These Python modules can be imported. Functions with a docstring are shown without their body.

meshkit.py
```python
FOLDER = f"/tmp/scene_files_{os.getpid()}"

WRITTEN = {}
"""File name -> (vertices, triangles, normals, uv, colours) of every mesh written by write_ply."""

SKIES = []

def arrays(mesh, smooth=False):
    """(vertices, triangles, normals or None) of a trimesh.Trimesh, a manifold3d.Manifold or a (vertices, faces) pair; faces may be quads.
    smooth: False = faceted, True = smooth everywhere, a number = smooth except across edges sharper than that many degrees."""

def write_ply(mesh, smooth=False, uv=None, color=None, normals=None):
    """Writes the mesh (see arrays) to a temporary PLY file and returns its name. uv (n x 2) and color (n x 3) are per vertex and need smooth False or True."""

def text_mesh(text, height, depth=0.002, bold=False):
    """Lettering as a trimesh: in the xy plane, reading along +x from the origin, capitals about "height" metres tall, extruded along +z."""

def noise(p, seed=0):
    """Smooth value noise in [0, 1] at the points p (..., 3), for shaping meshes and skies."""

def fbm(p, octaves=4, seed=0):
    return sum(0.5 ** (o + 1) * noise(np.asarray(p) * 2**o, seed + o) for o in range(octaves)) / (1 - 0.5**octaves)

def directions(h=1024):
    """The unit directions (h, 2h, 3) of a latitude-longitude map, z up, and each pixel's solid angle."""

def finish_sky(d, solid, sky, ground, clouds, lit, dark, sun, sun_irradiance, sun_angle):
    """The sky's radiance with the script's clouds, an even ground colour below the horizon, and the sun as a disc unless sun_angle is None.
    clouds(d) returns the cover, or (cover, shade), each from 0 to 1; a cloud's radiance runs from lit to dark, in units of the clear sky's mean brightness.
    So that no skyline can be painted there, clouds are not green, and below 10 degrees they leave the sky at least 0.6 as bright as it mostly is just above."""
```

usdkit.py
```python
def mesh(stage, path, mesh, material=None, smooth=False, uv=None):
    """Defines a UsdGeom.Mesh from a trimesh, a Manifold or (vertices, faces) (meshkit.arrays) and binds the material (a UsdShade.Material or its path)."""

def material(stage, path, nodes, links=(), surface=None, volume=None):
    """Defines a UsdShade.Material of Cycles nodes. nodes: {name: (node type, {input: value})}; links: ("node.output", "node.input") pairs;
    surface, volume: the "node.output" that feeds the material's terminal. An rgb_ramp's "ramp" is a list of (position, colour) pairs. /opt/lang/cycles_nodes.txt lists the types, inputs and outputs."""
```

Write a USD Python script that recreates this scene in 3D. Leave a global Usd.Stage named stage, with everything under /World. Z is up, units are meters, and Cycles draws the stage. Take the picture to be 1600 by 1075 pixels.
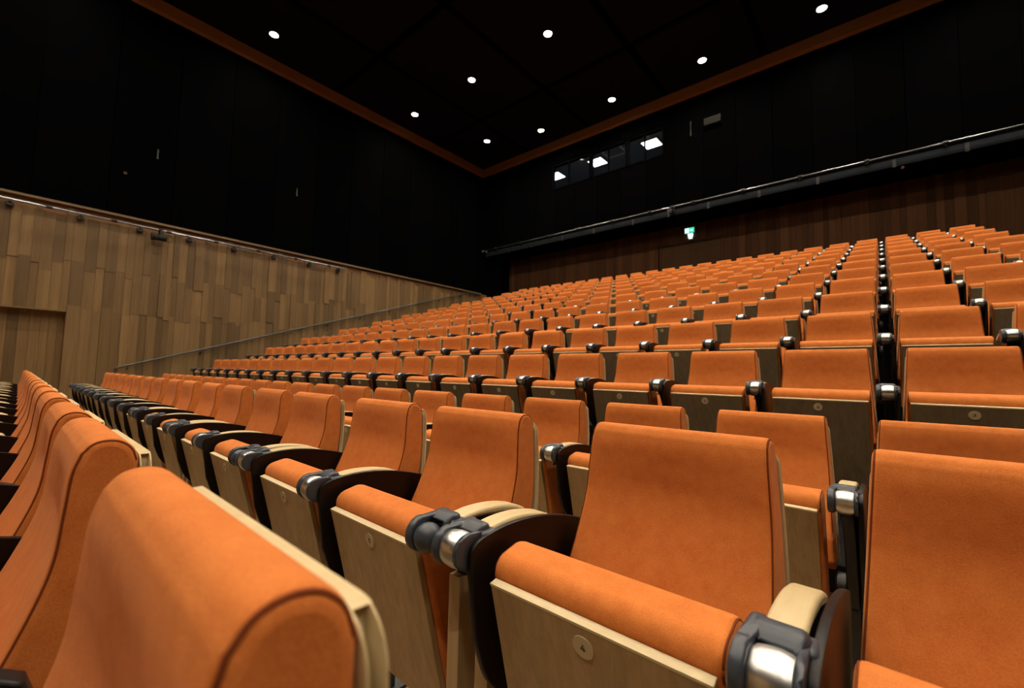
import math, random
import numpy as np
import trimesh
import manifold3d as m3
import mapbox_earcut as earcut
import meshkit, usdkit
from pxr import Usd, UsdGeom, UsdLux, UsdShade, Gf, Sdf

# ------------------------------------------------------------------ stage, camera, lights' levels
stage = Usd.Stage.CreateInMemory()
UsdGeom.SetStageUpAxis(stage, UsdGeom.Tokens.z)
UsdGeom.SetStageMetersPerUnit(stage, 1.0)
UsdGeom.Xform.Define(stage, '/World')
UsdGeom.Scope.Define(stage, '/World/Looks')
random.seed(7)
rng = np.random.default_rng(7)

H = 1.02                                   # eye height above the flat floor; heights below are "eye + H"
YAW, PITCH, ROLL, FPX = 0.710834727, 0.069348957, 0.0213755521, 679.404622
cam = UsdGeom.Camera.Define(stage, '/World/camera')
_cy, _sy, _cp, _sp, _cr, _sr = math.cos(YAW), math.sin(YAW), math.cos(PITCH), math.sin(PITCH), math.cos(ROLL), math.sin(ROLL)
_f = np.array([-_sy, _cy, 0.0]); _r = np.array([_cy, _sy, 0.0]); _u = np.array([0, 0, 1.0])
_f2, _u2 = _f * _cp + _u * _sp, _u * _cp - _f * _sp
_r3, _u3 = _r * _cr + _u2 * _sr, _u2 * _cr - _r * _sr
cam.AddTransformOp().Set(Gf.Matrix4d(*_r3, 0, *_u3, 0, *(-_f2), 0, 0, 0, H, 1))
cam.CreateHorizontalApertureAttr(36.0)
cam.CreateFocalLengthAttr(36.0 * FPX / 1600)
cam.CreateFStopAttr(4.0)
cam.CreateFocusDistanceAttr(1.15)
cam.CreateClippingRangeAttr(Gf.Vec2f(0.02, 200))
cam.CreateExposureAttr(1.0)
LAMP = 720.0                               # radiance of a ceiling downlight's disc
LAMP_COLOR = (1.0, 0.86, 0.68)
CEIL = 9.2 + H                             # height of the downlights


# ------------------------------------------------------------------ helpers
ORD = 'zeroth first second third fourth fifth sixth seventh eighth ninth tenth eleventh twelfth thirteenth fourteenth'.split()
_count = {}


def numbered(path):
    n = _count.get(path, 0)
    _count[path] = n + 1
    return path if n == 0 else f'{path}_{n:03d}'


def tag(p, label=None, cat=None, group=None, kind=None):
    for k, v in (('label', label), ('category', cat), ('group', group), ('kind', kind)):
        if v:
            p.SetCustomDataByKey(k, v)
    return p


def obj(name, mesh, mat, parent=None, smooth=False):
    path = numbered(f"{parent.GetPath() if parent else '/World'}/{name}")
    return usdkit.mesh(stage, path, mesh, M[mat], smooth).GetPrim()


def struct(name, mesh, mat, label, parent=None):
    p = obj(name, mesh, mat, parent)
    return tag(p, label, kind='structure')


def xform(name, loc=(0, 0, 0), rotz=0.0):
    x = UsdGeom.Xform.Define(stage, numbered('/World/' + name))
    x.AddTranslateOp().Set(Gf.Vec3d(*map(float, loc)))
    if rotz:
        x.AddRotateZOp().Set(float(rotz))
    return x.GetPrim()


def box(x0, x1, y0, y1, z0, z1):
    b = trimesh.creation.box([x1 - x0, y1 - y0, z1 - z0])
    b.apply_translation([(x0 + x1) / 2, (y0 + y1) / 2, (z0 + z1) / 2])
    return b


def cat_(*ms):
    return trimesh.util.concatenate([m for m in ms])


def man(m):
    k = m.to_mesh()
    return trimesh.Trimesh(k.vert_properties[:, :3], k.tri_verts, process=False)


def sph(x, y, z, r, seg=16):
    return m3.Manifold.sphere(r, seg).translate([x, y, z])


def hull(*ms):
    return m3.Manifold.batch_hull(list(ms))


def rbox(x0, x1, y0, y1, z0, z1, r, seg=12):
    return hull(*[sph(x, y, z, r, seg) for x in (x0 + r, x1 - r) for y in (y0 + r, y1 - r) for z in (z0 + r, z1 - r)])


def tube(points, r, sides=10, close=False):
    p = np.asarray(points, float)
    n = len(p)
    t = np.gradient(p, axis=0) if not close else np.roll(p, -1, 0) - np.roll(p, 1, 0)
    t /= np.linalg.norm(t, axis=1, keepdims=True) + 1e-12
    ref = np.array([0, 0, 1.0]) if abs(t[:, 2]).mean() < 0.8 else np.array([1.0, 0, 0])
    a = np.cross(t, ref); a /= np.linalg.norm(a, axis=1, keepdims=True) + 1e-12
    b = np.cross(t, a)
    ang = np.arange(sides) * 2 * np.pi / sides
    v = (p[:, None] + r * (np.cos(ang)[None, :, None] * a[:, None] + np.sin(ang)[None, :, None] * b[:, None])).reshape(-1, 3)
    f = []
    for i in range(n if close else n - 1):
        i2 = (i + 1) % n
        for j in range(sides):
            k = (j + 1) % sides
            f += [[i * sides + j, i * sides + k, i2 * sides + k], [i * sides + j, i2 * sides + k, i2 * sides + j]]
    if not close:
        for base, flip in ((0, 1), ((n - 1) * sides, 0)):
            for j in range(1, sides - 1):
                f.append([base, base + j + 1, base + j] if flip else [base, base + j, base + j + 1])
    m = trimesh.Trimesh(v, np.array(f), process=False)
    if m.volume < 0:
        m.invert()
    return m


def cyl(axis, r, a0, a1, c, seg=24, bev=0.0):
    """A cylinder along axis from a0 to a1 whose other two coordinates are c, with bevelled rims."""
    prof = [(0, a0), (r - bev, a0), (r, a0 + bev), (r, a1 - bev), (r - bev, a1), (0, a1)] if bev else [(0, a0), (r, a0), (r, a1), (0, a1)]
    m = trimesh.creation.revolve(np.array(prof), sections=seg)
    v = m.vertices.copy()
    order = {'z': (0, 1, 2), 'x': (2, 0, 1), 'y': (1, 2, 0)}[axis]
    w = np.stack([v[:, order[0]], v[:, order[1]], v[:, order[2]]], 1)
    c = {'z': (c[0], c[1], 0), 'x': (0, c[0], c[1]), 'y': (c[0], 0, c[1])}[axis]
    m = trimesh.Trimesh(w + np.array(c), m.faces, process=False)
    if m.volume < 0:
        m.invert()
    return m


def bezier_path(ctrl, n=10):
    """A Catmull-Rom curve through the control points."""
    c = np.asarray(ctrl, float)
    c = np.vstack([2 * c[0] - c[1], c, 2 * c[-1] - c[-2]])
    out = []
    for i in range(1, len(c) - 2):
        for t in np.linspace(0, 1, n, endpoint=False):
            out.append(0.5 * ((2 * c[i]) + (-c[i - 1] + c[i + 1]) * t + (2 * c[i - 1] - 5 * c[i] + 4 * c[i + 1] - c[i + 2]) * t ** 2 + (-c[i - 1] + 3 * c[i] - 3 * c[i + 1] + c[i + 2]) * t ** 3))
    out.append(c[-2])
    return np.array(out)


def ccw(p):
    a = np.sum(p[:, 0] * np.roll(p[:, 1], -1) - np.roll(p[:, 0], -1) * p[:, 1])
    return p if a > 0 else p[::-1]


def normals2(p):
    t = np.roll(p, -1, 0) - np.roll(p, 1, 0)
    n = np.stack([t[:, 1], -t[:, 0]], 1)
    return n / (np.linalg.norm(n, axis=1, keepdims=True) + 1e-12)


def pillow(prof, hw, r, nround=4, mid=(), dent=None):
    """A side profile (y, z) carried across x with rounded rims. hw(z): half width; mid: fractions in between; dent(frac, y, z): shift of y."""
    p = ccw(np.asarray(prof, float))
    n = normals2(p)
    st = []
    for th in np.linspace(0, math.pi / 2, nround):
        st.append((-1, r * (1 - math.sin(th)), r * (1 - math.cos(th))))
    for m in mid:
        st.append((m, 0, None))
    for th in np.linspace(math.pi / 2, 0, nround):
        st.append((1, r * (1 - math.sin(th)), r * (1 - math.cos(th))))
    V = []
    for s, inset, edge in st:
        q = p - n * inset
        h = hw(q[:, 1])
        x = s * (h - edge) if edge is not None else s * (h - r)
        y = q[:, 0]
        if dent is not None:
            y = y + dent(s if edge is None else s * 1.0, q[:, 0], q[:, 1])
        V.append(np.stack([x, y, q[:, 1]], 1))
    k, F = len(p), []
    for i in range(len(st) - 1):
        for j in range(k):
            j2 = (j + 1) % k
            F += [[i * k + j, i * k + j2, (i + 1) * k + j2], [i * k + j, (i + 1) * k + j2, (i + 1) * k + j]]
    q = (p - n * r)
    tri = earcut.triangulate_float64(q, np.array([k], np.uint32)).reshape(-1, 3).astype(int)
    F = np.vstack([np.array(F), tri, tri[:, ::-1] + (len(st) - 1) * k])
    m = trimesh.Trimesh(np.vstack(V), F, process=False)
    if m.volume < 0:
        m.invert()
    return m


def plate(poly, x0, x1, bev=0.003, nround=3):
    """A flat side profile (y, z) as a plate between x0 and x1 with rounded rims."""
    m = pillow(poly, lambda z: np.full(np.shape(z), (x1 - x0) / 2), bev, nround)
    m.apply_translation([(x0 + x1) / 2, 0, 0])
    return m


# ------------------------------------------------------------------ materials
M = {}


def mat(name, nodes, links=(), surface='p.BSDF'):
    M[name] = usdkit.material(stage, '/World/Looks/' + name, nodes, links, surface=surface)


def plain(name, color, rough=0.5, metal=0.0, spec=0.5, **kw):
    mat(name, {'p': ('principled_bsdf', {'base_color': color, 'roughness': rough, 'metallic': metal, 'specular_ior_level': spec, **kw})})


def fabric(name, a, b):
    mat(name, {
        'tc': ('texture_coordinate', {}), 'oi': ('object_info', {}),
        'n1': ('noise_texture', {'scale': 420.0, 'detail': 3.0, 'roughness': 0.7}),
        'n2': ('noise_texture', {'scale': 34.0, 'detail': 3.0, 'roughness': 0.55}),
        'n3': ('noise_texture', {'scale': 1400.0, 'detail': 2.0}),
        'add': ('math', {'math_type': 'multiply_add', 'value2': 0.62}),
        'm2': ('math', {'math_type': 'multiply', 'value2': 0.38}),
        'ramp': ('rgb_ramp', {'ramp': [(0.30, a), (0.5, tuple((x + y) / 2 for x, y in zip(a, b))), (0.70, b)]}),
        'hs': ('hsv', {'hue': 0.5, 'saturation': 1.0, 'fac': 1.0}),
        'v': ('map_range', {'from_min': 0.0, 'from_max': 1.0, 'to_min': 0.93, 'to_max': 1.07}),
        'b': ('bump', {'strength': 0.35, 'distance': 0.0012}),
        'p': ('principled_bsdf', {'roughness': 0.9, 'specular_ior_level': 0.15, 'sheen_weight': 0.12, 'sheen_roughness': 0.45, 'sheen_tint': (1.0, 0.6, 0.35)}),
    }, [('tc.object', 'n1.vector'), ('tc.object', 'n2.vector'), ('tc.object', 'n3.vector'), ('n1.fac', 'add.value1'), ('n2.fac', 'm2.value1'),
        ('m2.value', 'add.value3'), ('add.value', 'ramp.fac'), ('ramp.color', 'hs.color'), ('oi.random', 'v.value'), ('v.result', 'hs.value'),
        ('hs.color', 'p.base_color'), ('n1.fac', 'b.height'), ('b.normal', 'p.normal')])


fabric('orange_wool', (0.46, 0.118, 0.021), (0.65, 0.210, 0.048))
plain('orange_piping', (0.16, 0.034, 0.007), 0.85, spec=0.15)


def wood(name, dark, light, grain=(55.0, 55.0, 2.2), rough=0.5, rnd=0.12, spec=0.3):
    """Straight grain along z, with a tone of its own for every piece."""
    mat(name, {
        'tc': ('texture_coordinate', {}), 'oi': ('object_info', {}),
        'sh': ('vector_math', {'math_type': 'multiply_add', 'vector2': (1.0, 1.0, 1.0)}),
        'cx': ('combine_xyz', {}),
        'mul': ('math', {'math_type': 'multiply', 'value2': 37.0}),
        'mp': ('mapping', {'scale': grain}),
        'n': ('noise_texture', {'scale': 1.0, 'detail': 4.0, 'roughness': 0.6, 'distortion': 0.6}),
        'mp2': ('mapping', {'scale': tuple(g * 0.16 for g in grain)}),
        'n2': ('noise_texture', {'scale': 1.0, 'detail': 2.0, 'distortion': 1.2}),
        'mx': ('math', {'math_type': 'multiply_add', 'value2': 0.55}),
        'm2': ('math', {'math_type': 'multiply', 'value2': 0.45}),
        'ramp': ('rgb_ramp', {'ramp': [(0.30, dark), (0.72, light)]}),
        'v': ('map_range', {'from_min': 0.0, 'from_max': 1.0, 'to_min': 1 - rnd, 'to_max': 1 + rnd}),
        'hs': ('hsv', {'hue': 0.5, 'saturation': 1.0, 'fac': 1.0}),
        'b': ('bump', {'strength': 0.15, 'distance': 0.001}),
        'p': ('principled_bsdf', {'roughness': rough, 'specular_ior_level': spec}),
    }, [('oi.random', 'mul.value1'), ('mul.value', 'cx.x'), ('mul.value', 'cx.y'), ('mul.value', 'cx.z'), ('tc.object', 'sh.vector1'), ('cx.vector', 'sh.vector3'),
        ('sh.vector', 'mp.vector'), ('mp.vector', 'n.vector'), ('sh.vector', 'mp2.vector'), ('mp2.vector', 'n2.vector'), ('n.fac', 'mx.value1'), ('n2.fac', 'm2.value1'),
        ('m2.value', 'mx.value3'), ('mx.value', 'ramp.fac'), ('ramp.color', 'hs.color'), ('oi.random', 'v.value'), ('v.result', 'hs.value'), ('hs.color', 'p.base_color'),
        ('n.fac', 'b.height'), ('b.normal', 'p.normal')])


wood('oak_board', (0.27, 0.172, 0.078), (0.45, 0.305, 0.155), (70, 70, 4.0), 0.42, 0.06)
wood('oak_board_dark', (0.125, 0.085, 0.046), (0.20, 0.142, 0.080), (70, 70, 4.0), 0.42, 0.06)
wood('oak_pale', (0.50, 0.385, 0.200), (0.62, 0.490, 0.275), (60, 6, 60), 0.42, 0.04)
wood('plywood_edge', (0.56, 0.45, 0.26), (0.66, 0.55, 0.34), (3, 60, 60), 0.55, 0.04)
wood('wall_oak', (0.108, 0.061, 0.022), (0.185, 0.112, 0.044), (45, 45, 1.6), 0.55, 0.32)
wood('wall_backing', (0.13, 0.058, 0.021), (0.19, 0.088, 0.034), (45, 45, 1.6), 0.6, 0.05)
wood('wall_oak_cap', (0.13, 0.075, 0.033), (0.18, 0.110, 0.052), (30, 1.2, 30), 0.5, 0.05)
wood('wall_brown', (0.038, 0.0160, 0.0064), (0.068, 0.0290, 0.0120), (45, 45, 1.2), 0.7, 0.28, 0.06)
wood('door_brown', (0.038, 0.0190, 0.0080), (0.052, 0.0255, 0.0110), (45, 45, 1.2), 0.7, 0.06, 0.06)
wood('trim_wood', (0.27, 0.125, 0.045), (0.35, 0.170, 0.066), (4, 4, 60), 0.5, 0.04)
wood('floor_oak', (0.26, 0.17, 0.085), (0.36, 0.25, 0.13), (40, 1.5, 40), 0.4, 0.1)
plain('tier_carpet', (0.012, 0.012, 0.013), 0.95, spec=0.1)
plain('black_wall', (0.0008, 0.0008, 0.0009), 1.0, spec=0.01)
plain('black_wall_alt', (0.0010, 0.0010, 0.0012), 1.0, spec=0.01)
plain('black_ceiling', (0.0060, 0.0060, 0.0062), 0.9, spec=0.1)
plain('black_groove', (0.0008, 0.0008, 0.0008), 1.0, spec=0.01)
plain('slate_plastic', (0.034, 0.042, 0.056), 0.36, spec=0.5)
plain('black_plastic', (0.010, 0.010, 0.011), 0.40, spec=0.4)
plain('black_laminate', (0.006, 0.0036, 0.0030), 0.40, spec=0.25)
plain('dark_steel', (0.018, 0.019, 0.021), 0.45, spec=0.5)
mat('brushed_steel', {
    'tc': ('texture_coordinate', {}), 'mp': ('mapping', {'scale': (8.0, 900.0, 900.0)}), 'n': ('noise_texture', {'scale': 1.0, 'detail': 2.0}),
    'b': ('bump', {'strength': 0.08, 'distance': 0.0006}),
    'p': ('principled_bsdf', {'base_color': (0.62, 0.615, 0.60), 'metallic': 1.0, 'roughness': 0.32, 'anisotropic': 0.4})},
    [('tc.object', 'mp.vector'), ('mp.vector', 'n.vector'), ('n.fac', 'b.height'), ('b.normal', 'p.normal')])
plain('pale_disc', (0.50, 0.40, 0.24), 0.45)
plain('ink', (0.02, 0.017, 0.012), 0.6)
plain('rail_steel', (0.30, 0.31, 0.32), 0.30, metal=1.0)
plain('rail_dark', (0.085, 0.088, 0.09), 0.38, metal=0.6)
plain('fascia_metal', (0.0075, 0.0105, 0.0145), 0.7, spec=0.12)
plain('grey_metal', (0.09, 0.09, 0.088), 0.6, spec=0.2)
plain('window_black', (0.001, 0.001, 0.0012), 0.9, spec=0.03)
plain('olive_metal', (0.015, 0.016, 0.012), 0.7, spec=0.2)
plain('booth_wall', (0.10, 0.11, 0.13), 0.8)
plain('booth_grey', (0.5, 0.52, 0.55), 0.6)
plain('booth_ceiling', (0.16, 0.17, 0.19), 0.8)
mat('lamp_disc', {'e': ('emission', {'color': LAMP_COLOR, 'strength': LAMP})}, surface='e.emission')
mat('booth_panel', {'e': ('emission', {'color': (0.93, 0.97, 1.0), 'strength': 5.0})}, surface='e.emission')
mat('sign_green', {'e': ('emission', {'color': (0.03, 0.75, 0.42), 'strength': 0.6})}, surface='e.emission')
mat('sign_white', {'e': ('emission', {'color': (0.75, 1.0, 0.92), 'strength': 1.0})}, surface='e.emission')
mat('emergency_lens', {'e': ('emission', {'color': (0.9, 1.0, 0.97), 'strength': 0.7})}, surface='e.emission')
mat('red_led', {'e': ('emission', {'color': (1.0, 0.03, 0.02), 'strength': 0.12})}, surface='e.emission')
mat('pane', {'t': ('transparent_bsdf', {'color': (0.93, 0.95, 0.96)}), 'g': ('glossy_bsdf', {'roughness': 0.03, 'color': (1, 1, 1)}), 'f': ('fresnel', {'IOR': 1.025}),
             'm': ('mix_closure', {})}, [('f.fac', 'm.fac'), ('t.BSDF', 'm.closure1'), ('g.BSDF', 'm.closure2')], surface='m.closure')

# ------------------------------------------------------------------ the room
X0, X1, Y0, Y1 = -13.8, 8.0, -9.0, 14.9             # left wall face, right wall, front wall, back panelling
YB = 14.0                                            # upper back wall (over the rear gangway)
TIP_A, TIP_Y4, TIP_D, TIP_Z4, TIP_H = 0.0064, 2.58542, 1.02269, -0.047523, 0.320365
ROWS = {r: (TIP_Y4 + (r - 4) * TIP_D, TIP_Z4 + (r - 4) * TIP_H + H) for r in range(4, 15)}    # armrest tip: y, z
ROWS[3] = (1.64, -0.357 + H)
ROWS[2] = (0.58, -0.337 + H)
ROWS[1] = (-0.303, -0.326 + H)
ARM = 0.68                                           # armrest tip above the seat's own floor

struct('floor', box(X0 - 0.3, X1 + 0.3, 1.14, 2.2, -0.35, ROWS[3][1] - ARM), 'floor_oak', 'pale oak floor under the third row')
struct('floor', box(X0 - 0.3, X1 + 0.3, 0.30, 1.14, -0.35, ROWS[2][1] - ARM), 'floor_oak', 'pale oak floor under the second row')
struct('floor', box(X0 - 0.3, X1 + 0.3, Y0 - 0.3, 0.30, -0.35, ROWS[1][1] - ARM), 'floor_oak', 'pale oak floor under the front row')
for r in range(4, 15):
    ty, tz = ROWS[r]
    y0, y1 = ty - 0.42, (ty + TIP_D - 0.42 if r < 14 else Y1 + 0.3)
    if r == 4:
        y0 = 2.2
    struct('floor', box(X0 - 0.05, X1 + 0.3, y0, y1, -0.35, tz - ARM), 'tier_carpet', f'dark carpeted tier carrying raised row {r - 3}')

# left wall: a sheet of oak boards in three courses up to a capped ledge, a black wall above
WT = 3.60 + H
DOOR = (-1.1, 0.80, 1.20 + H)                       # recess in the boards: y from, y to, top
wl = struct('wall_left', cat_(box(X0 - 0.25, X0 - 0.03, Y0 - 0.3, DOOR[0], -0.35, WT - 0.02), box(X0 - 0.25, X0 - 0.03, DOOR[1], Y1 + 0.3, -0.35, WT - 0.02),
                              box(X0 - 0.25, X0 - 0.03, DOOR[0], DOOR[1], DOOR[2], WT - 0.02)), 'wall_backing', 'left wall clad in upright oak boards of uneven depth')
y, k = -1.6, 0
while y < YB - 0.28:
    w = random.choice([0.12, 0.15, 0.17, 0.19, 0.22])
    w = min(w, YB - 0.25 - y)
    j1, j2 = 2.18 + H + random.uniform(-0.16, 0.16), 1.25 + H + random.uniform(-0.12, 0.12)
    if DOOR[0] < y + w / 2 < DOOR[1]:
        j2 = DOOR[2] - 0.1
    for z0, z1 in ((-0.1, j2), (j2 + 0.002, j1), (j1 + 0.002, WT - 0.06 - random.choice([0.03, 0.06, 0.16, 0.20, 0.24]))):
        if DOOR[0] < y + w / 2 < DOOR[1]:
            if z1 < DOOR[2] + 0.02:
                continue
            z0 = DOOR[2] if z0 < DOOR[2] + 0.3 else z0
        d = random.choice([0.0, 0.0, 0.008, 0.016, 0.024])
        obj('oak_board', box(X0 - 0.035, X0 + d, y + 0.0015, y + w - 0.0015, z0, z1), 'wall_oak', wl)
    y += w
struct('trim', box(X0 - 0.06, X0 + 0.075, Y0, YB - 0.25, WT - 0.05, WT), 'wall_oak_cap', 'thin oak ledge capping the boarded left wall')
struct('wall_left', box(X0 - 0.5, X0 - 0.12, Y0 - 0.3, Y1 + 0.3, WT - 0.05, CEIL + 0.3), 'black_wall', 'black upper left wall above the oak boards')
for i, y in enumerate(np.arange(-6.0, YB - 1.0, 1.22)):
    obj('wall_panel', box(X0 - 0.13, X0 - 0.095 + 0.006 * (i % 2), y + 0.012, y + 1.208, WT + 0.03, CEIL - 0.5), 'black_wall_alt' if i % 2 else 'black_wall', stage.GetPrimAtPath('/World/wall_left_001'))
# the doorway in the left wall, with its leaf of boards
dr = struct('door', box(X0 - 0.26, X0 - 0.23, DOOR[0], DOOR[1], 0.0, DOOR[2]), 'door_brown', 'boarded oak door set back in the left wall')
y = DOOR[0]
while y < DOOR[1] - 0.01:
    w = min(random.choice([0.13, 0.16, 0.2]), DOOR[1] - y)
    obj('door_board', box(X0 - 0.235, X0 - 0.212, y + 0.002, y + w - 0.002, 0.01, DOOR[2] - 0.012), 'wall_oak', dr)
    y += w
struct('trim', box(X0 - 0.20, X0 + 0.03, DOOR[0], DOOR[1] + 0.03, DOOR[2] - 0.03, DOOR[2] + 0.004), 'wall_oak_cap', 'pale oak lintel above the recessed boarded door')

# back wall: brown boards under the gallery, black panels above
TOPB = ROWS[14][1] - ARM                             # rear gangway floor
SOF = 5.22 + H
wb = struct('wall_back', box(X0 - 0.3, X1 + 0.3, Y1 + 0.02, Y1 + 0.3, -0.3, SOF + 0.1), 'black_groove', 'dark brown boarded back wall behind the last row')
bd = (-5.94, -3.91, 4.64 + H)
struct('wall_back', box(X0 - 0.1, X0 + 0.72, YB + 0.2, Y1 + 0.05, 0, SOF + 0.05), 'black_wall', 'black pier at the left end of the brown back wall')
x, prev = X0 + 0.74, None
while x < 4.6:
    w = random.choice([0.13, 0.16, 0.19, 0.22])
    z0 = TOPB - 0.02 if not bd[0] - 0.02 < x + w / 2 < bd[1] + 0.02 else bd[2]
    d = random.choice([0.0, 0.008, 0.016])
    obj('brown_board', box(x + 0.002, x + w - 0.002, Y1 - d, Y1 + 0.03, z0, SOF + 0.02), 'wall_brown', wb)
    x += w
d2 = struct('door', box(bd[0], bd[1], Y1 - 0.004, Y1 + 0.025, TOPB, bd[2] - 0.02), 'black_groove', 'flush brown double door in the back wall below the exit sign')
obj('door_leaf', box(bd[0] + 0.03, (bd[0] + bd[1]) / 2 - 0.004, Y1 - 0.012, Y1 + 0.02, TOPB + 0.005, bd[2] - 0.05), 'door_brown', d2)
obj('door_leaf', box((bd[0] + bd[1]) / 2 + 0.004, bd[1] - 0.03, Y1 - 0.012, Y1 + 0.02, TOPB + 0.005, bd[2] - 0.05), 'door_brown', d2)
obj('door_frame', cat_(box(bd[0] - 0.04, bd[0] + 0.02, Y1 - 0.03, Y1 + 0.02, TOPB, bd[2]), box(bd[1] - 0.02, bd[1] + 0.04, Y1 - 0.03, Y1 + 0.02, TOPB, bd[2]),
                       box(bd[0] - 0.04, bd[1] + 0.04, Y1 - 0.03, Y1 + 0.02, bd[2] - 0.04, bd[2] + 0.015)), 'door_brown', d2)
# upper back wall with the opening of the control booth
WX0, WX1, WZ0, WZ1 = -10.09, -5.46, 7.50 + H, 8.48 + H
ub = struct('wall_back', cat_(box(X0 - 0.4, WX0, YB + 0.02, YB + 0.22, SOF - 0.0, CEIL + 0.3), box(WX1, X1 + 0.3, YB + 0.02, YB + 0.22, SOF, CEIL + 0.3),
                              box(WX0, WX1, YB + 0.02, YB + 0.22, SOF, WZ0), box(WX0, WX1, YB + 0.02, YB + 0.22, WZ1, CEIL + 0.3)), 'black_wall', 'black upper back wall above the gallery rail')
for i, x in enumerate(np.arange(X0 + 0.1, X1 - 0.4, 0.95)):
    a, b = x + 0.012, x + 0.938
    spans = [(SOF + 0.45, CEIL - 0.5)]
    if b > WX0 and a < WX1:
        spans = [(SOF + 0.45, WZ0 - 0.06), (WZ1 + 0.06, CEIL - 0.5)]
    for z0, z1 in spans:
        obj('wall_panel', box(a, b, YB - 0.004 * (i % 3), YB + 0.03, z0, z1), 'black_wall_alt' if i % 2 else 'black_wall', ub)
struct('ceiling', box(X0 - 0.3, X1 + 0.3, YB + 0.2, Y1 + 0.3, SOF, SOF + 0.12), 'black_wall_alt', 'black soffit over the rear gangway')
struct('wall_right', box(X1, X1 + 0.3, Y0 - 0.3, Y1 + 0.3, -0.3, CEIL + 0.3), 'black_wall', 'black right wall')
struct('wall_front', box(X0 - 0.3, X1 + 0.3, Y0 - 0.3, Y0, -0.3, CEIL + 0.3), 'black_wall', 'black front wall behind the stage')

# ceiling: black slab carrying recessed panels, framed in brown wood
ce = struct('ceiling', box(X0 - 0.4, X1 + 0.3, Y0 - 0.3, YB + 0.3, CEIL + 0.14, CEIL + 0.3), 'black_groove', 'black ceiling of large square panels with downlights')
LX = [-12.55, -9.63, -6.68, -3.79, -0.95, 1.95, 4.8]
LY = [12.6, 8.97, 4.23, 0.0, -4.2]
gx = [X0 + 0.15] + [(a + b) / 2 for a, b in zip(LX[:-1], LX[1:])] + [X1]
gy = sorted([YB - 0.35, 10.8, 6.6, 2.1, -2.1, Y0])
for i in range(len(gx) - 1):
    for j in range(len(gy) - 1):
        obj('ceiling_panel', box(gx[i] + 0.10, gx[i + 1] - 0.10, gy[j] + 0.10, gy[j + 1] - 0.10, CEIL + 0.05, CEIL + 0.145), 'black_ceiling', ce)
TX, TY, TZ0, TZ1 = X0 + 0.06, YB - 0.31, 9.02 + H, 9.33 + H
struct('trim', box(TX - 0.16, TX, Y0, TY, TZ0, TZ1), 'trim_wood', 'brown wooden beam along the left edge of the black ceiling')
struct('trim', box(TX - 0.16, X1, TY, TY + 0.16, TZ0, TZ1), 'trim_wood', 'brown wooden beam along the back edge of the black ceiling')

# control booth behind the windows
bz0, bz1 = 6.3 + H, 8.9 + H
for bb, nm in ((box(WX0 - 1.6, WX1 + 1.2, 17.0, 17.1, bz0, bz1), 'dark rear wall of the control booth'), (box(WX0 - 1.7, WX0 - 1.6, YB + 0.22, 17.1, bz0, bz1), 'dark left wall of the control booth'),
               (box(WX1 + 1.2, WX1 + 1.3, YB + 0.22, 17.1, bz0, bz1), 'dark right wall of the control booth')):
    struct('wall_booth', bb, 'booth_wall', nm)
struct('floor', box(WX0 - 1.7, WX1 + 1.3, YB + 0.22, 17.1, bz0 - 0.1, bz0), 'booth_wall', 'dark floor of the control booth')
struct('ceiling', box(WX0 - 1.7, WX1 + 1.3, YB + 0.22, 17.1, bz1, bz1 + 0.1), 'booth_ceiling', 'grey ceiling of the control booth')
wn = [WX0, -8.30, -6.82, WX1]
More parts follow.
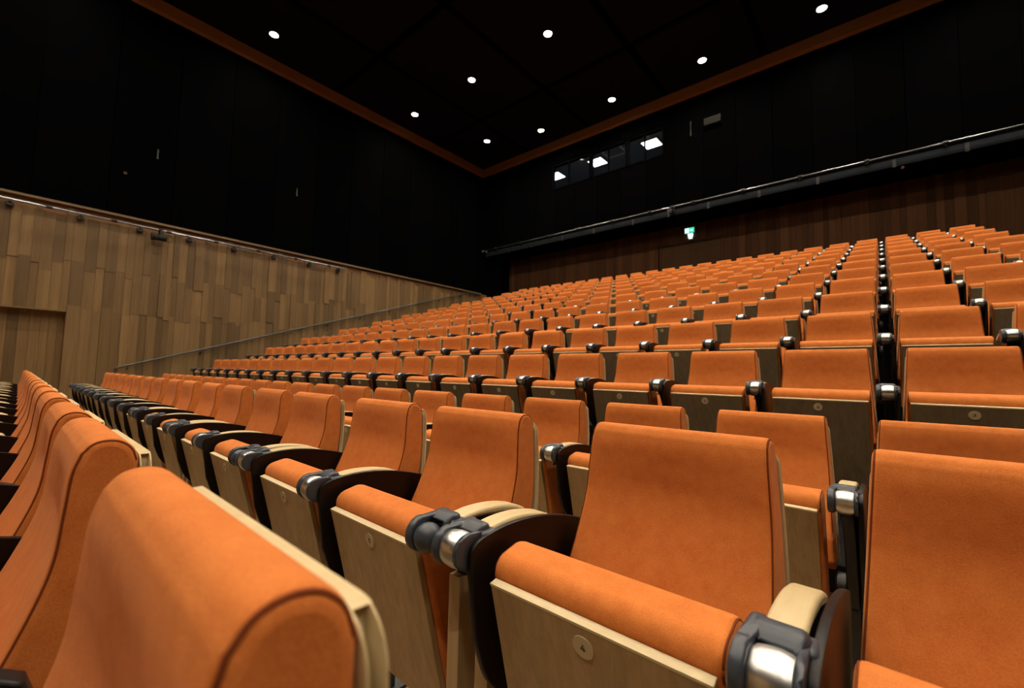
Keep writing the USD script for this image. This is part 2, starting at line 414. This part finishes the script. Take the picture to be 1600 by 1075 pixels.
for i in range(3):
    a, b = wn[i] + 0.02, wn[i + 1] - 0.02
    wdw = struct('window', cat_(box(a, b, YB - 0.01, YB + 0.1, WZ0 - 0.02, WZ0 + 0.04), box(a, b, YB - 0.01, YB + 0.1, WZ1 - 0.04, WZ1 + 0.02),
                                box(a, a + 0.05, YB - 0.01, YB + 0.1, WZ0, WZ1), box(b - 0.05, b, YB - 0.01, YB + 0.1, WZ0, WZ1)), 'window_black',
                 ('left window of the control booth high on the back wall', 'middle window of the control booth high on the back wall', 'right window of the control booth high on the back wall')[i])
    c = (a + b) / 2 + (-0.1, 0.0, -0.02)[i]
    obj('mullion', box(c - 0.018, c + 0.018, YB, YB + 0.08, WZ0 + 0.03, WZ1 - 0.03), 'window_black', wdw)
    obj('pane', box(a + 0.04, c - 0.015, YB + 0.035, YB + 0.043, WZ0 + 0.03, WZ1 - 0.03), 'pane', wdw)
    obj('pane', box(c + 0.015, b - 0.04, YB + 0.035, YB + 0.043, WZ0 + 0.03, WZ1 - 0.03), 'pane', wdw)
for i, (x, nm) in enumerate(((-10.95, 'square white light panel at the left end of the control booth'), (-8.86, 'square white light panel seen through the middle booth window'),
                             (-6.53, 'square white light panel seen through the right booth window'))):
    t = xform('booth_light', (x, 15.5, bz1))
    tag(t, nm, 'light')
    obj('frame', cat_(box(-0.33, 0.33, -0.33, -0.30, -0.03, 0), box(-0.33, 0.33, 0.30, 0.33, -0.03, 0), box(-0.33, -0.30, -0.30, 0.30, -0.03, 0), box(0.30, 0.33, -0.30, 0.30, -0.03, 0)), 'grey_metal', t)
    obj('diffuser', box(-0.30, 0.30, -0.30, 0.30, -0.022, 0), 'booth_panel', t)
t = xform('air_vent', (-7.92, 15.1, bz1))
tag(t, 'square grey ceiling air cassette in the control booth between light panels', 'vent')
obj('frame', cat_(box(-0.42, 0.42, -0.42, -0.34, -0.04, 0), box(-0.42, 0.42, 0.34, 0.42, -0.04, 0), box(-0.42, -0.34, -0.34, 0.34, -0.04, 0), box(0.34, 0.42, -0.34, 0.34, -0.04, 0)), 'booth_grey', t)
obj('grille', cat_(box(-0.34, 0.34, -0.34, 0.34, -0.012, 0), *[box(-0.32, 0.32, y - 0.02, y + 0.02, -0.026, -0.010) for y in np.linspace(-0.28, 0.28, 8)]), 'booth_ceiling', t)
t = xform('booth_desk', (-7.8, 14.72, bz0))
tag(t, 'dark mixing desk standing behind the booth windows', 'desk')
obj('desk_top', box(-2.6, 2.6, -0.35, 0.35, 0.98, 1.02), 'booth_ceiling', t)
obj('desk_leg', box(-2.5, -2.42, -0.3, 0.3, 0, 0.98), 'booth_wall', t)
obj('desk_leg', box(2.42, 2.5, -0.3, 0.3, 0, 0.98), 'booth_wall', t)

# ------------------------------------------------------------------ ceiling downlights
lights = [(x, y) for y in LY for x in LX]
lights[0] = (-11.76, 11.88)
k9 = {(-11.76, 11.88): 'round downlight nearest the back left ceiling corner', (-9.63, 12.6): 'second downlight from the ceiling corner along the back beam',
      (-6.68, 12.6): 'third downlight from the ceiling corner along the back beam', (-3.79, 12.6): 'fourth downlight from the ceiling corner along the back beam',
      (-0.95, 12.6): 'downlight at the top right, farthest along the back beam', (-12.55, 8.97): 'second downlight from the ceiling corner beside the left beam',
      (-9.63, 8.97): 'downlight in the middle of the ceiling, left of the topmost centre one', (-6.68, 8.97): 'downlight at the top centre of the ceiling',
      (-12.55, 4.23): 'leftmost downlight, near the left ceiling beam'}
prof = np.array([(0.101, 0.0), (0.125, -0.008), (0.135, 0.0), (0.135, 0.055), (0.101, 0.055), (0.101, 0.0)])
ring = trimesh.creation.revolve(prof, sections=24)
lens = trimesh.creation.cylinder(0.100, 0.012, sections=24)
lens.apply_translation([0, 0, 0.034])
first = None
for x, y in lights:
    if first is None:
        first = t = xform('ceiling_downlight', (x, y, CEIL))
        obj('trim_ring', ring, 'black_plastic', t, 40)
        obj('lens', lens, 'lamp_disc', t)
    else:
        t = xform('ceiling_downlight', (x, y, CEIL))
        t.GetReferences().AddInternalReference(first.GetPath())
        t.SetInstanceable(True)
    if (x, y) in k9:
        tag(t, k9[(x, y)], 'downlight', 'ceiling downlights in view')
    else:
        tag(t, f'unseen downlight, bank {ORD[LY.index(y) + 1]} from the back, {ORD[LX.index(x) + 1]} from the left', 'downlight', 'ceiling downlights out of view')

# ------------------------------------------------------------------ gallery rail, fascia, sign, wall lamps
GX = [X0 + 0.1]
while GX[-1] < 5.0:
    GX.append(GX[-1] + random.choice([1.25, 1.4, 1.55]))
gf = xform('gallery_fascia', (0, YB - 0.05, 5.30 + H))
tag(gf, 'slate grey metal fascia strip under the gallery rail on the back wall', 'fascia')
for a, b in zip(GX[:-1], GX[1:]):
    obj('fascia_panel', box(a + 0.02, b - 0.02, -0.02, 0.06, 0.0, 0.19), 'fascia_metal', gf)
    obj('joint_cover', box(b - 0.035, b + 0.035, -0.028, 0.05, -0.02, 0.185), 'black_plastic', gf)
gr = xform('gallery_rail', (0, YB - 0.16, 5.56 + H))
tag(gr, 'long pale steel pipe rail running along the back wall', 'rail')
obj('pipe', cyl('x', 0.021, X0 + 0.1, 5.2, (0, 0), 12), 'rail_steel', gr, 40)
for x in np.arange(X0 + 0.8, 5.0, 1.42):
    obj('pipe_clamp', cat_(cyl('x', 0.045, x - 0.05, x + 0.05, (0, 0), 12), box(x - 0.03, x + 0.03, 0.0, 0.10, -0.06, -0.015)), 'black_plastic', gr, 40)
obj('rail_end', box(X0 - 0.02, X0 + 0.12, -0.03, 0.18, -0.04, 0.02), 'grey_metal', gr)
t = xform('spot_lamp', (-5.15, YB - 0.16, 5.50 + H))
tag(t, 'small black spotlight clamped to the gallery rail above the exit sign', 'spotlight')
obj('lamp_body', cat_(cyl('y', 0.07, -0.20, 0.04, (0, -0.12), 16, 0.008), cyl('y', 0.085, -0.24, -0.20, (0, -0.12), 16, 0.004)), 'black_plastic', t, 40)
obj('yoke', cat_(box(-0.10, -0.085, -0.1, -0.06, -0.14, 0.02), box(0.085, 0.10, -0.1, -0.06, -0.14, 0.02), box(-0.10, 0.10, -0.1, -0.06, 0.005, 0.03), box(-0.03, 0.03, -0.08, 0.02, 0.02, 0.07)), 'black_plastic', t)
t = xform('exit_sign', (-4.92, Y1 - 0.02, 4.69 + H))
tag(t, 'lit green and white exit sign above the back double door', 'exit sign')
obj('sign_box', box(-0.17, 0.17, -0.07, 0.0, 0.20, 0.40), 'grey_metal', t)
face = obj('sign_face', box(-0.155, 0.155, -0.078, -0.068, 0.212, 0.388), 'sign_green', t)
man_ = [box(-0.145, -0.02, -0.082, -0.076, 0.222, 0.378)]
obj('white_field', man_[0], 'sign_white', t)
run = [cyl('y', 0.014, -0.086, -0.080, (-0.075, 0.352), 12)]
for a, b in (((-0.078, 0.335), (-0.092, 0.29)), ((-0.092, 0.29), (-0.068, 0.262)), ((-0.068, 0.262), (-0.075, 0.232)), ((-0.092, 0.29), (-0.112, 0.262)), ((-0.112, 0.262), (-0.135, 0.258)), ((-0.08, 0.33), (-0.055, 0.308)), ((-0.08, 0.33), (-0.108, 0.322))):
    run.append(tube([(a[0], -0.083, a[1]), ((a[0] + b[0]) / 2, -0.083, (a[1] + b[1]) / 2), (b[0], -0.083, b[1])], 0.007, 6))
obj('running_figure', cat_(*run), 'sign_green', t)
ar = [box(0.02, 0.085, -0.083, -0.077, 0.29, 0.31), trimesh.Trimesh([(0.08, -0.083, 0.335), (0.08, -0.083, 0.265), (0.125, -0.083, 0.30), (0.08, -0.077, 0.335), (0.08, -0.077, 0.265), (0.125, -0.077, 0.30)],
      [(0, 1, 2), (3, 5, 4), (0, 3, 4), (0, 4, 1), (1, 4, 5), (1, 5, 2), (2, 5, 3), (2, 3, 0)], process=False)]
obj('arrow', cat_(*ar), 'sign_white', t)
t = xform('emergency_light', (-4.90, Y1 - 0.02, 4.66 + H))
tag(t, 'small white emergency light with two side lamps under the exit sign', 'emergency light')
obj('lamp_box', man(hull(rbox(-0.085, 0.085, -0.075, -0.0, 0.19, 0.225, 0.01), rbox(-0.055, 0.055, -0.07, -0.0, 0.04, 0.08, 0.01))), 'emergency_lens', t, 40)
obj('lamp_base', box(-0.08, 0.08, -0.08, 0.0, 0.0, 0.03), 'grey_metal', t)
for s in (-1, 1):
    obj('lamp_head', cat_(cyl('y', 0.035, -0.09, -0.03, (s * 0.13, 0.09), 14, 0.006), box(min(s * 0.05, s * 0.12), max(s * 0.05, s * 0.12), -0.05, -0.035, 0.08, 0.095)), 'grey_metal', t, 40)
t = xform('wall_box', (-3.9, YB, 8.06 + H))
tag(t, 'small grey louvred box on the black wall right of the booth', 'box')
obj('case', box(-0.24, 0.24, -0.14, 0.0, -0.11, 0.11), 'olive_metal', t)
for z in np.linspace(-0.08, 0.08, 6):
    obj('louvre', box(-0.22, 0.22, -0.152, -0.138, z - 0.008, z + 0.008), 'olive_metal', t)
t = xform('wall_pipe', (-4.58, YB - 0.03, 7.82 + H))
tag(t, 'short thin grey upright pipe on the wall right of the booth', 'pipe')
obj('pipe', cyl('z', 0.022, 0, 0.48, (0, 0), 10), 'olive_metal', t, 40)
obj('bracket', cat_(box(-0.03, 0.03, -0.02, 0.03, 0.03, 0.07), box(-0.03, 0.03, -0.02, 0.03, 0.41, 0.45)), 'black_plastic', t)
for loc, lab, ax in (((X0 - 0.085, 1.59, 4.67 + H), 'tiny red indicator light on the black upper left wall', 'x'), ((0.45, YB - 0.02, 5.05 + H + 0.2), 'tiny red indicator light under the gallery rail on the right', 'y')):
    t = xform('indicator_light', loc)
    tag(t, lab, 'indicator light')
    obj('case', box(-0.03, 0.015, -0.03, 0.03, -0.03, 0.03) if ax == 'x' else box(-0.03, 0.03, -0.015, 0.04, -0.03, 0.03), 'black_plastic', t)
    obj('lens', cyl(ax, 0.014, 0.013, 0.022, (0, 0), 10) if ax == 'x' else cyl(ax, 0.014, -0.022, -0.013, (0, 0), 10), 'red_led', t)
for (y, z), lab in (((2.17, 5.28), 'thin grey hanger rod on the upper left wall, farther left'), ((5.6, 5.45), 'thin grey hanger rod on the upper left wall, nearer the corner')):
    t = xform('hanger_rod', (X0 - 0.06, y, z + H))
    tag(t, lab, 'rod')
    obj('rod', cyl('z', 0.016, 0, 0.22, (0, 0), 8), 'dark_steel', t, 40)
    obj('hook', box(-0.05, 0.03, -0.02, 0.02, -0.03, 0.0), 'black_plastic', t)

# pipe rail and handrail on the left wall
pr = xform('lighting_pipe', (X0 + 0.135, 0, 3.40 + H))
tag(pr, 'thin grey pipe under the ledge of the boarded left wall', 'pipe')
obj('pipe', cyl('y', 0.024, -1.4, 7.2, (0, 0), 12), 'rail_steel', pr, 40)
for y in (-0.65, 0.4, 1.45, 2.48, 3.5, 4.55, 5.6, 6.65):
    obj('pipe_coupler', cyl('y', 0.037, y - 0.05, y + 0.05, (0, 0), 12, 0.006), 'black_plastic', pr, 40)
for y in (-0.16, 0.89, 1.93, 2.92, 3.95, 5.0, 6.05, 7.0):
    obj('wall_bracket', cat_(box(-0.109, 0.02, y - 0.02, y + 0.02, -0.05, -0.02), man(rbox(-0.109, -0.02, y - 0.06, y + 0.06, -0.13, -0.045, 0.012))), 'black_plastic', pr)
t = xform('stage_lamp', (X0 + 0.17, 2.34, 3.37 + H))
tag(t, 'small olive stage lamp with a cable loop hanging on the left wall pipe', 'stage lamp')
obj('lamp_body', cat_(cyl('y', 0.075, -0.17, 0.09, (0.02, -0.17), 16, 0.01), cyl('y', 0.095, -0.21, -0.17, (0.02, -0.17), 16, 0.006)), 'olive_metal', t, 40)
obj('yoke', cat_(box(-0.085, -0.072, -0.06, -0.02, -0.19, 0.0), box(0.112, 0.125, -0.06, -0.02, -0.19, 0.0), box(-0.085, 0.125, -0.06, -0.02, -0.01, 0.012)), 'black_plastic', t)
obj('hook_clamp', cat_(box(-0.07, 0.0, -0.06, -0.02, 0.0, 0.07), box(-0.07, 0.02, -0.06, -0.02, 0.058, 0.075)), 'black_plastic', t)
loop = [(0.0, 0.09 + 0.13 * math.sin(a) * (1 if a < math.pi else 1), -0.06 - 0.10 * (1 - math.cos(a))) for a in np.linspace(0.0, math.pi * 1.0, 16)]
obj('cable', tube(loop, 0.008, 6), 'black_plastic', t, 40)
hr = xform('handrail', (X0 + 0.1, 0, H))
tag(hr, 'sloping dark steel handrail climbing beside the aisle on the left wall', 'handrail')
hp = [(0, 1.68, -0.17), (0, 1.69, -0.06), (0, 1.74, -0.035)] + [(0, y, -0.05 + (y - 1.69) * 0.3165) for y in np.linspace(2.0, 12.9, 12)] + [(0, 13.1, 3.50), (0, 13.6, 3.50)]
obj('rail_pipe', tube(hp, 0.022, 10), 'rail_dark', hr, 50)
for y in (1.9, 3.35, 4.55, 5.6, 6.75, 7.9, 9.05, 10.2, 11.35, 12.5):
    z = -0.05 + (y - 1.69) * 0.3165
    obj('rail_bracket', cat_(cyl('x', 0.03, -0.10, -0.085, (y, z - 0.09), 12), tube([(-0.09, y, z - 0.09), (-0.03, y, z - 0.085), (0, y, z - 0.06), (0, y, z - 0.015)], 0.009, 6)), 'black_plastic', hr, 40)

# ------------------------------------------------------------------ the seat
# own frame: origin on the floor in the middle of the seat, facing -y; the armrest's tip is at y = 0, z = ARM
A = ARM
front = bezier_path([(0.215, A - 0.26), (0.245, A - 0.19), (0.285, A - 0.10), (0.321, A - 0.02), (0.348, A + 0.06), (0.356, A + 0.13), (0.3605, A + 0.178), (0.3685, A + 0.206)], 6)
topc = bezier_path([(0.3685, A + 0.206), (0.380, A + 0.219), (0.396, A + 0.2235), (0.413, A + 0.220), (0.426, A + 0.208), (0.432, A + 0.19)], 4)
rear = bezier_path([(0.432, A + 0.19), (0.430, A + 0.06), (0.412, A - 0.06), (0.375, A - 0.17), (0.335, A - 0.26), (0.30, A - 0.285), (0.25, A - 0.285)], 5)
back_prof = np.vstack([front[:-1], topc[:-1], rear])


def back_hw(z):
    return 0.2035 - 0.062 * (np.asarray(z) - A)


def dent(s, y, z):
    return np.where(y < 0.39, 0.010 * (1 - s * s) * np.clip((A + 0.2 - z) / 0.1, 0, 1), 0.0)


back_mesh = pillow(back_prof, back_hw, 0.011, 5, np.linspace(-0.92, 0.92, 9), dent)
SZ, SR = A + 0.198, 0.030                            # top edge of the shell, radius of its corners
shell_o = np.vstack([[(0.4328 - (SZ - z) * 0.015, z) for z in SZ - SR * (1 - np.sin(np.linspace(math.pi / 2, 0, 14)))],
                     bezier_path([(0.4325, A + 0.10), (0.4285, A + 0.03), (0.416, A - 0.06), (0.380, A - 0.17), (0.338, A - 0.28)], 5)])
sg = np.gradient(shell_o, axis=0)
sg = np.stack([-sg[:, 1], sg[:, 0]], 1) / np.linalg.norm(sg, axis=1, keepdims=True)
so2 = shell_o + sg * np.sign(sg[:, :1]) * 0.014
shell_mesh = pillow(np.vstack([shell_o, so2[::-1]]), lambda z: back_hw(z) + 0.003 - (SR - np.sqrt(np.maximum(SR ** 2 - np.clip(z - (SZ - SR), 0, SR * 0.995) ** 2, 0))), 0.002, 3)


def seam_tube(pts, s, hwf, r=0.0021):
    x = s * (hwf(pts[:, 1]) - 0.0042)
    return tube(np.stack([x, pts[:, 0], pts[:, 1]], 1), r, 6)


bp = ccw(back_prof)
seam_line = bp - normals2(bp) * 0.0034
seam_line = np.array([q for q, o in zip(seam_line, bp) if o[1] > A - 0.25 and (o[0] < 0.375 or o[1] > A + 0.188)])
seam_line = seam_line[np.argsort(np.where(seam_line[:, 0] < 0.371, seam_line[:, 1], 10 + seam_line[:, 0]))]

# flipped-up seat: board and cushion, leaning
LEAN = math.atan2(0.11, 0.43)


def lean(p):
    """(depth behind the board's face, height along the board from its top edge) -> (y, z)"""
    p = np.asarray(p, float)
    c, s = math.cos(LEAN), math.sin(LEAN)
    return np.stack([0.018 + p[:, 0] * c - p[:, 1] * s, A - 0.045 + p[:, 0] * s + p[:, 1] * c], 1)


board_mesh = pillow(lean([(0, 0), (0, -0.2), (0, -0.42), (0.015, -0.42), (0.015, -0.2), (0.015, 0)]), lambda z: np.full(np.shape(z), 0.193), 0.0012, 2)
edge_mesh = pillow(lean([(-0.0006, 0.0008), (-0.0006, -0.004), (0.0154, -0.004), (0.0154, 0.0008)]), lambda z: np.full(np.shape(z), 0.1935), 0.0008, 2)
cr = 0.034
arc = [(0.017 + cr - cr * math.cos(t), -0.002 + cr * math.sin(t)) for t in np.linspace(-0.25, math.pi / 2, 10)]
arc2 = [(0.120 - 0.040 + 0.045 * math.sin(t), -0.002 + cr - 0.045 + 0.045 * math.cos(t)) for t in np.linspace(0.15, math.pi / 2, 7)]
cush_prof = lean([(0.0155, -0.40), (0.0155, -0.30), (0.0155, -0.2), (0.0155, -0.1), (0.0155, -0.02)] + arc + arc2 + [(0.125, -0.1), (0.125, -0.22), (0.118, -0.36), (0.10, -0.405), (0.06, -0.415), (0.03, -0.41)])
cushion_mesh = pillow(cush_prof, lambda z: np.full(np.shape(z), 0.203), 0.012, 5, np.linspace(-0.9, 0.9, 5))
cp_ = ccw(cush_prof)
cs_ = cp_ - normals2(cp_) * 0.0040
cseam = np.array([q for q, o in zip(cs_, cp_) if o[1] > A - 0.10])
cseam = cseam[np.argsort(np.arctan2(cseam[:, 1] - (A - 0.07), cseam[:, 0] - 0.09))[::-1]]
dc, dn = lean([(0, -0.037)])[0], np.array([-math.cos(LEAN), -math.sin(LEAN)])
Rb = trimesh.transformations.rotation_matrix(math.pi / 2 - 0.0, [1, 0, 0])


def on_board(m, x, out):
    """A mesh lying in xy and facing +z is set upright on the board's face, its origin at x and the number's height."""
    m = m.copy()
    m.apply_transform(trimesh.transformations.rotation_matrix(math.pi / 2, [1, 0, 0]))        # faces -y
    m.apply_transform(trimesh.transformations.rotation_matrix(LEAN, [1, 0, 0]))
    m.apply_translation([x, dc[0] + dn[0] * out, dc[1] + dn[1] * out])
    return m


disc_mesh = on_board(cat_(trimesh.creation.cylinder(0.0185, 0.003, sections=32)), 0.0, 0.0008)

# armrest in a frame whose origin is its tip
frame_poly = np.vstack([bezier_path([(0.030, 0.022), (0.10, 0.022), (0.20, 0.012), (0.30, -0.012), (0.335, -0.03)], 4),
                        bezier_path([(0.345, -0.06), (0.345, -0.20), (0.315, -0.31), (0.27, -0.385), (0.22, -0.40), (0.185, -0.365)], 4),
                        bezier_path([(0.172, -0.28), (0.13, -0.165), (0.075, -0.075), (0.028, -0.036)], 4)])
pad_poly = np.vstack([bezier_path([(0.055, 0.027), (0.12, 0.034), (0.19, 0.031), (0.25, 0.019), (0.282, 0.006)], 5),
                      bezier_path([(0.288, -0.002), (0.284, -0.010), (0.268, -0.010)], 3), bezier_path([(0.20, 0.010), (0.12, 0.018), (0.055, 0.016)], 3)])
tablet_poly = np.vstack([bezier_path([(0.000, -0.03), (0.003, 0.006), (0.035, 0.024), (0.12, 0.032), (0.22, 0.024), (0.32, 0.002), (0.395, -0.022)], 4),
                         bezier_path([(0.405, -0.05), (0.40, -0.20), (0.375, -0.29), (0.30, -0.325), (0.20, -0.325), (0.11, -0.30), (0.052, -0.245), (0.018, -0.16)], 4)])


def arm_cap(ball):
    left = hull(m3.Manifold.cylinder(0.012, 0.036, 0.036, 24).rotate([0, 90, 0]).translate([-0.042, 0.006, 0.0]), m3.Manifold.cylinder(0.018, 0.031, 0.031, 24).rotate([0, 90, 0]).translate([-0.045, 0.006, 0.0]))
    neck_l = hull(m3.Manifold.cylinder(0.014, 0.034, 0.034, 24).rotate([0, 90, 0]).translate([-0.043, 0.012, 0.0]), rbox(-0.042, -0.018, 0.05, 0.075, -0.035, 0.040, 0.008))
    right = hull(m3.Manifold.cylinder(0.009, 0.033, 0.033, 24).rotate([0, 90, 0]).translate([0.0185, 0.004, 0.0]), rbox(0.0165, 0.0275, 0.030, 0.075, -0.045, 0.030, 0.005))
    top = hull(rbox(-0.034, 0.026, 0.036, 0.066, 0.012, 0.042, 0.009), rbox(-0.030, 0.022, 0.024, 0.06, 0.010, 0.032, 0.009))
    core = rbox(-0.036, 0.036, 0.034, 0.078, -0.04, 0.030, 0.008)
    m = left + neck_l + right + top + core
    if ball:
        m = left + neck_l + top + core + hull(sph(0.025, 0.03, -0.02, 0.012), sph(0.028, 0.055, 0.0, 0.016), sph(0.02, 0.05, -0.035, 0.014))
    m = m - m3.Manifold.cylinder(0.038, 0.0375, 0.0375, 28).rotate([0, 90, 0]).translate([-0.0255, 0.002, 0.0])
    return man(m)


barrel_prof = [(0.0, -0.027), (0.026, -0.027), (0.0315, -0.021), (0.0335, -0.012), (0.0345, -0.004), (0.0345, 0.004), (0.0335, 0.012), (0.031, 0.0185), (0.0, 0.0185)]
bm = trimesh.creation.revolve(np.array(barrel_prof), sections=40)
barrel_mesh = trimesh.Trimesh(np.stack([bm.vertices[:, 2], bm.vertices[:, 0] + 0.004, bm.vertices[:, 1]], 1), bm.faces, process=False)
if barrel_mesh.volume < 0:
    barrel_mesh.invert()
frame_mesh = plate(frame_poly, -0.017, 0.016, 0.004)
pad_mesh = pillow(pad_poly, lambda z: np.full(np.shape(z), 0.0235), 0.007, 4)
pad_mesh.apply_translation([-0.004, 0, 0])
tablet_mesh = plate(tablet_poly, 0.0265, 0.0395, 0.003)
pivot_mesh = cat_(cyl('x', 0.052, -0.047, -0.015, (0.235, -0.335), 28, 0.004), cyl('x', 0.040, -0.050, -0.046, (0.235, -0.335), 28, 0.002))
pivot_r_mesh = cyl('x', 0.050, 0.014, 0.045, (0.245, -0.345), 28, 0.004)
screw_mesh = cyl('x', 0.006, -0.019, -0.0165, (0.05, -0.055), 10)
cap_mesh, cap_ball_mesh = arm_cap(False), arm_cap(True)
ball_mesh = man(sph(-0.004, 0.0, 0.0, 0.0295, 32))


def at(m, x):
    m = m.copy()
    m.apply_translation([x, 0, A])
    return m


def armrest(root, x, ball=False, oak_post=False):
    a = obj('armrest', at(frame_mesh, x), 'black_plastic', root, 40)
    obj('arm_pad', at(pad_mesh, x), 'oak_pale', a, 40)
    obj('arm_cap', at(cap_ball_mesh if ball else cap_mesh, x), 'slate_plastic', a, 35)
    if ball:
        obj('ball_knob', at(ball_mesh, x), 'slate_plastic', a, 60)
    else:
        obj('hinge_barrel', at(barrel_mesh, x), 'brushed_steel', a, 40)
        obj('writing_tablet', at(tablet_mesh, x), 'black_laminate', a, 40)
    obj('pivot_cover', at(pivot_mesh, x), 'black_plastic', a, 40)
    if not ball:
        obj('pivot_cover', at(pivot_r_mesh, x), 'black_plastic', a, 40)
    obj('screw_head', at(screw_mesh, x), 'black_laminate', a)
    if oak_post:
        p = obj('pedestal', box(x - 0.020, x + 0.015, 0.075, 0.125, 0.0, A - 0.10), 'oak_board', root)
    else:
        p = obj('pedestal', box(x - 0.017, x + 0.016, 0.20, 0.29, 0.008, A - 0.36), 'dark_steel', root)
    obj('foot_plate', box(x - 0.04, x + 0.036, 0.06, 0.34, 0.0, 0.010), 'dark_steel', p)


def build_seat(root, kind):
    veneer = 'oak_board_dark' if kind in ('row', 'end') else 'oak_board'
    b = obj('backrest', back_mesh, 'orange_wool', root, 32)
    for s in (-1, 1):
        obj('piping', seam_tube(seam_line, s, back_hw), 'orange_piping', b, 60)
    obj('back_shell', shell_mesh, 'oak_pale', root, 35)
    c = obj('seat_cushion', cushion_mesh, 'orange_wool', root, 32)
    for s in (-1, 1):
        obj('piping', seam_tube(cseam, s, lambda z: np.full(np.shape(z), 0.203)), 'orange_piping', c, 60)
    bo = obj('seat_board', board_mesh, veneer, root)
    obj('board_edge', edge_mesh, 'plywood_edge', bo)
    obj('number_disc', disc_mesh, 'pale_disc', root)
    obj('support_bar', box(-0.245, 0.245, 0.255, 0.295, A - 0.42, A - 0.38), 'dark_steel', root)
    armrest(root, -0.265, oak_post=kind == 'left')
    if kind in ('right', 'end'):
        armrest(root, 0.265, ball=True, oak_post=kind == 'right')


CLASSES = {}
for kind, nm in (('row', '/World/theatre_seat_pattern'), ('left', '/World/theatre_seat_pattern_left'), ('right', '/World/theatre_seat_pattern_right'),
                 ('third', '/World/theatre_seat_pattern_third'), ('end', '/World/theatre_seat_pattern_end')):
    CLASSES[kind] = stage.CreateClassPrim(nm)
    CLASSES[kind].SetTypeName('Xform')
    build_seat(CLASSES[kind], kind)

ORD2 = ORD + 'fifteenth sixteenth seventeenth eighteenth nineteenth twentieth twenty-first twenty-second'.split()
ROWNAME = {r: ORD[r] + ' row' for r in range(1, 15)}
ROWNAME[1], ROWNAME[14] = 'front row', 'back row'


def seat(kind, x, y, z, rz, label, group, number=None):
    t = xform('theatre_seat', (x, y, z), rz)
    tag(t, label, 'theatre seat', group)
    t.GetReferences().AddInternalReference(CLASSES[kind].GetPath())
    if number is None:
        t.SetInstanceable(True)
    else:                                                    # this disc's number can be read: a sub-part of its own
        tm = meshkit.text_mesh(str(number), 0.0105, 0.0008, True)
        c = tm.bounds.mean(0)
        tm.apply_translation([-c[0], -c[1], 0])
        usdkit.mesh(stage, f'{t.GetPath()}/number_disc/number', on_board(tm, 0, 0.0021), M['ink'])
    return t


def module_x(i):
    """Centres of seats in a row of two-seat units: 0 is the left seat of the unit nearest the camera's side."""
    return -(i // 2) * 1.146 - (0.616 if i % 2 else 0.0)


# second row: seat 4 is i = 0, seat 3 is i = -1
S2 = -0.0131
x4 = -0.0931 * 1.10 - 0.265
for i in range(-3, 17):
    x = x4 + {-1: 0.53, -2: 1.146, -3: 1.676}.get(i, module_x(i))
    kind = 'left' if i % 2 == 0 else 'right'
    n = 4 + i
    if i == -1:
        lab = 'large orange seat at the right edge of the picture, second row'
    elif i < -1:
        lab = f'orange seat in the second row, {ORD2[-i - 1]} beyond the right edge of the picture'
    elif i == 0:
        lab = 'orange seat numbered 4 with oak underside, nearest the camera in the second row'
    elif i == 1:
        lab = 'orange seat numbered 5 in the second row, beside the double armrest'
    else:
        lab = f'orange folded seat in the second row, {ORD2[i - 1]} to the left of number 5'
    seat(kind, x, ROWS[2][0] + S2 * (x + 0.1), ROWS[2][1] - ARM, math.degrees(math.atan(S2)), lab, 'seats in the second row', n if n <= 8 else None)
# front row, seen from behind and beside
S1 = -0.0125
for i in range(0, 18):
    x = -0.405 - ((i + 1) // 2) * 0.62 - (i // 2) * 0.53
    lab = 'nearest blurred orange seat back filling the lower left foreground' if i == 0 else f'orange seat back in the front row, {ORD2[i]} beyond the blurred nearest one'
    seat('right' if i == 0 or i % 2 else 'left', x, ROWS[1][0] + S1 * (x + 0.2), ROWS[1][1] - ARM, math.degrees(math.atan(S1)), lab, 'seats in the front row')
# third row
x3 = -0.1 + 0.265
for i in range(-2, 21):
    x = x3 - 0.532 * i
    lab = 'orange seat in the third row at the right edge of the picture' if i == 0 else f'orange seat in the third row, {ORD2[i]} from the one at the right edge'
    if i < 0:
        lab = f'orange seat in the third row, {ORD2[-i]} beyond the right edge of the picture'
    seat('third', x, ROWS[3][0], ROWS[3][1] - ARM, 0, lab, 'seats in the third row', {1: 4, 2: 5, 3: 6}.get(i))
# raised rows: k counts armrests from the straight column in front of the camera
RIGHT = {r: 3 for r in range(4, 15)}
for r in range(4, 15):
    ty, tz = ROWS[r]
    last = -21 if r < 6 or r > 11 else -22
    for k in range(RIGHT[r], last, -1):
        x = TIP_A + (k - 0.5) * 0.53
        if k >= 1:
            lab = f'orange seat in the {ROWNAME[r]}, {ORD2[k]} right of the straight armrest column'
        elif k > -10:
            lab = f'orange seat in the {ROWNAME[r]}, {ORD2[1 - k]} left of the straight armrest column'
        else:
            lab = f'orange seat in the {ROWNAME[r]}, {ORD2[k - last]} from its left end'
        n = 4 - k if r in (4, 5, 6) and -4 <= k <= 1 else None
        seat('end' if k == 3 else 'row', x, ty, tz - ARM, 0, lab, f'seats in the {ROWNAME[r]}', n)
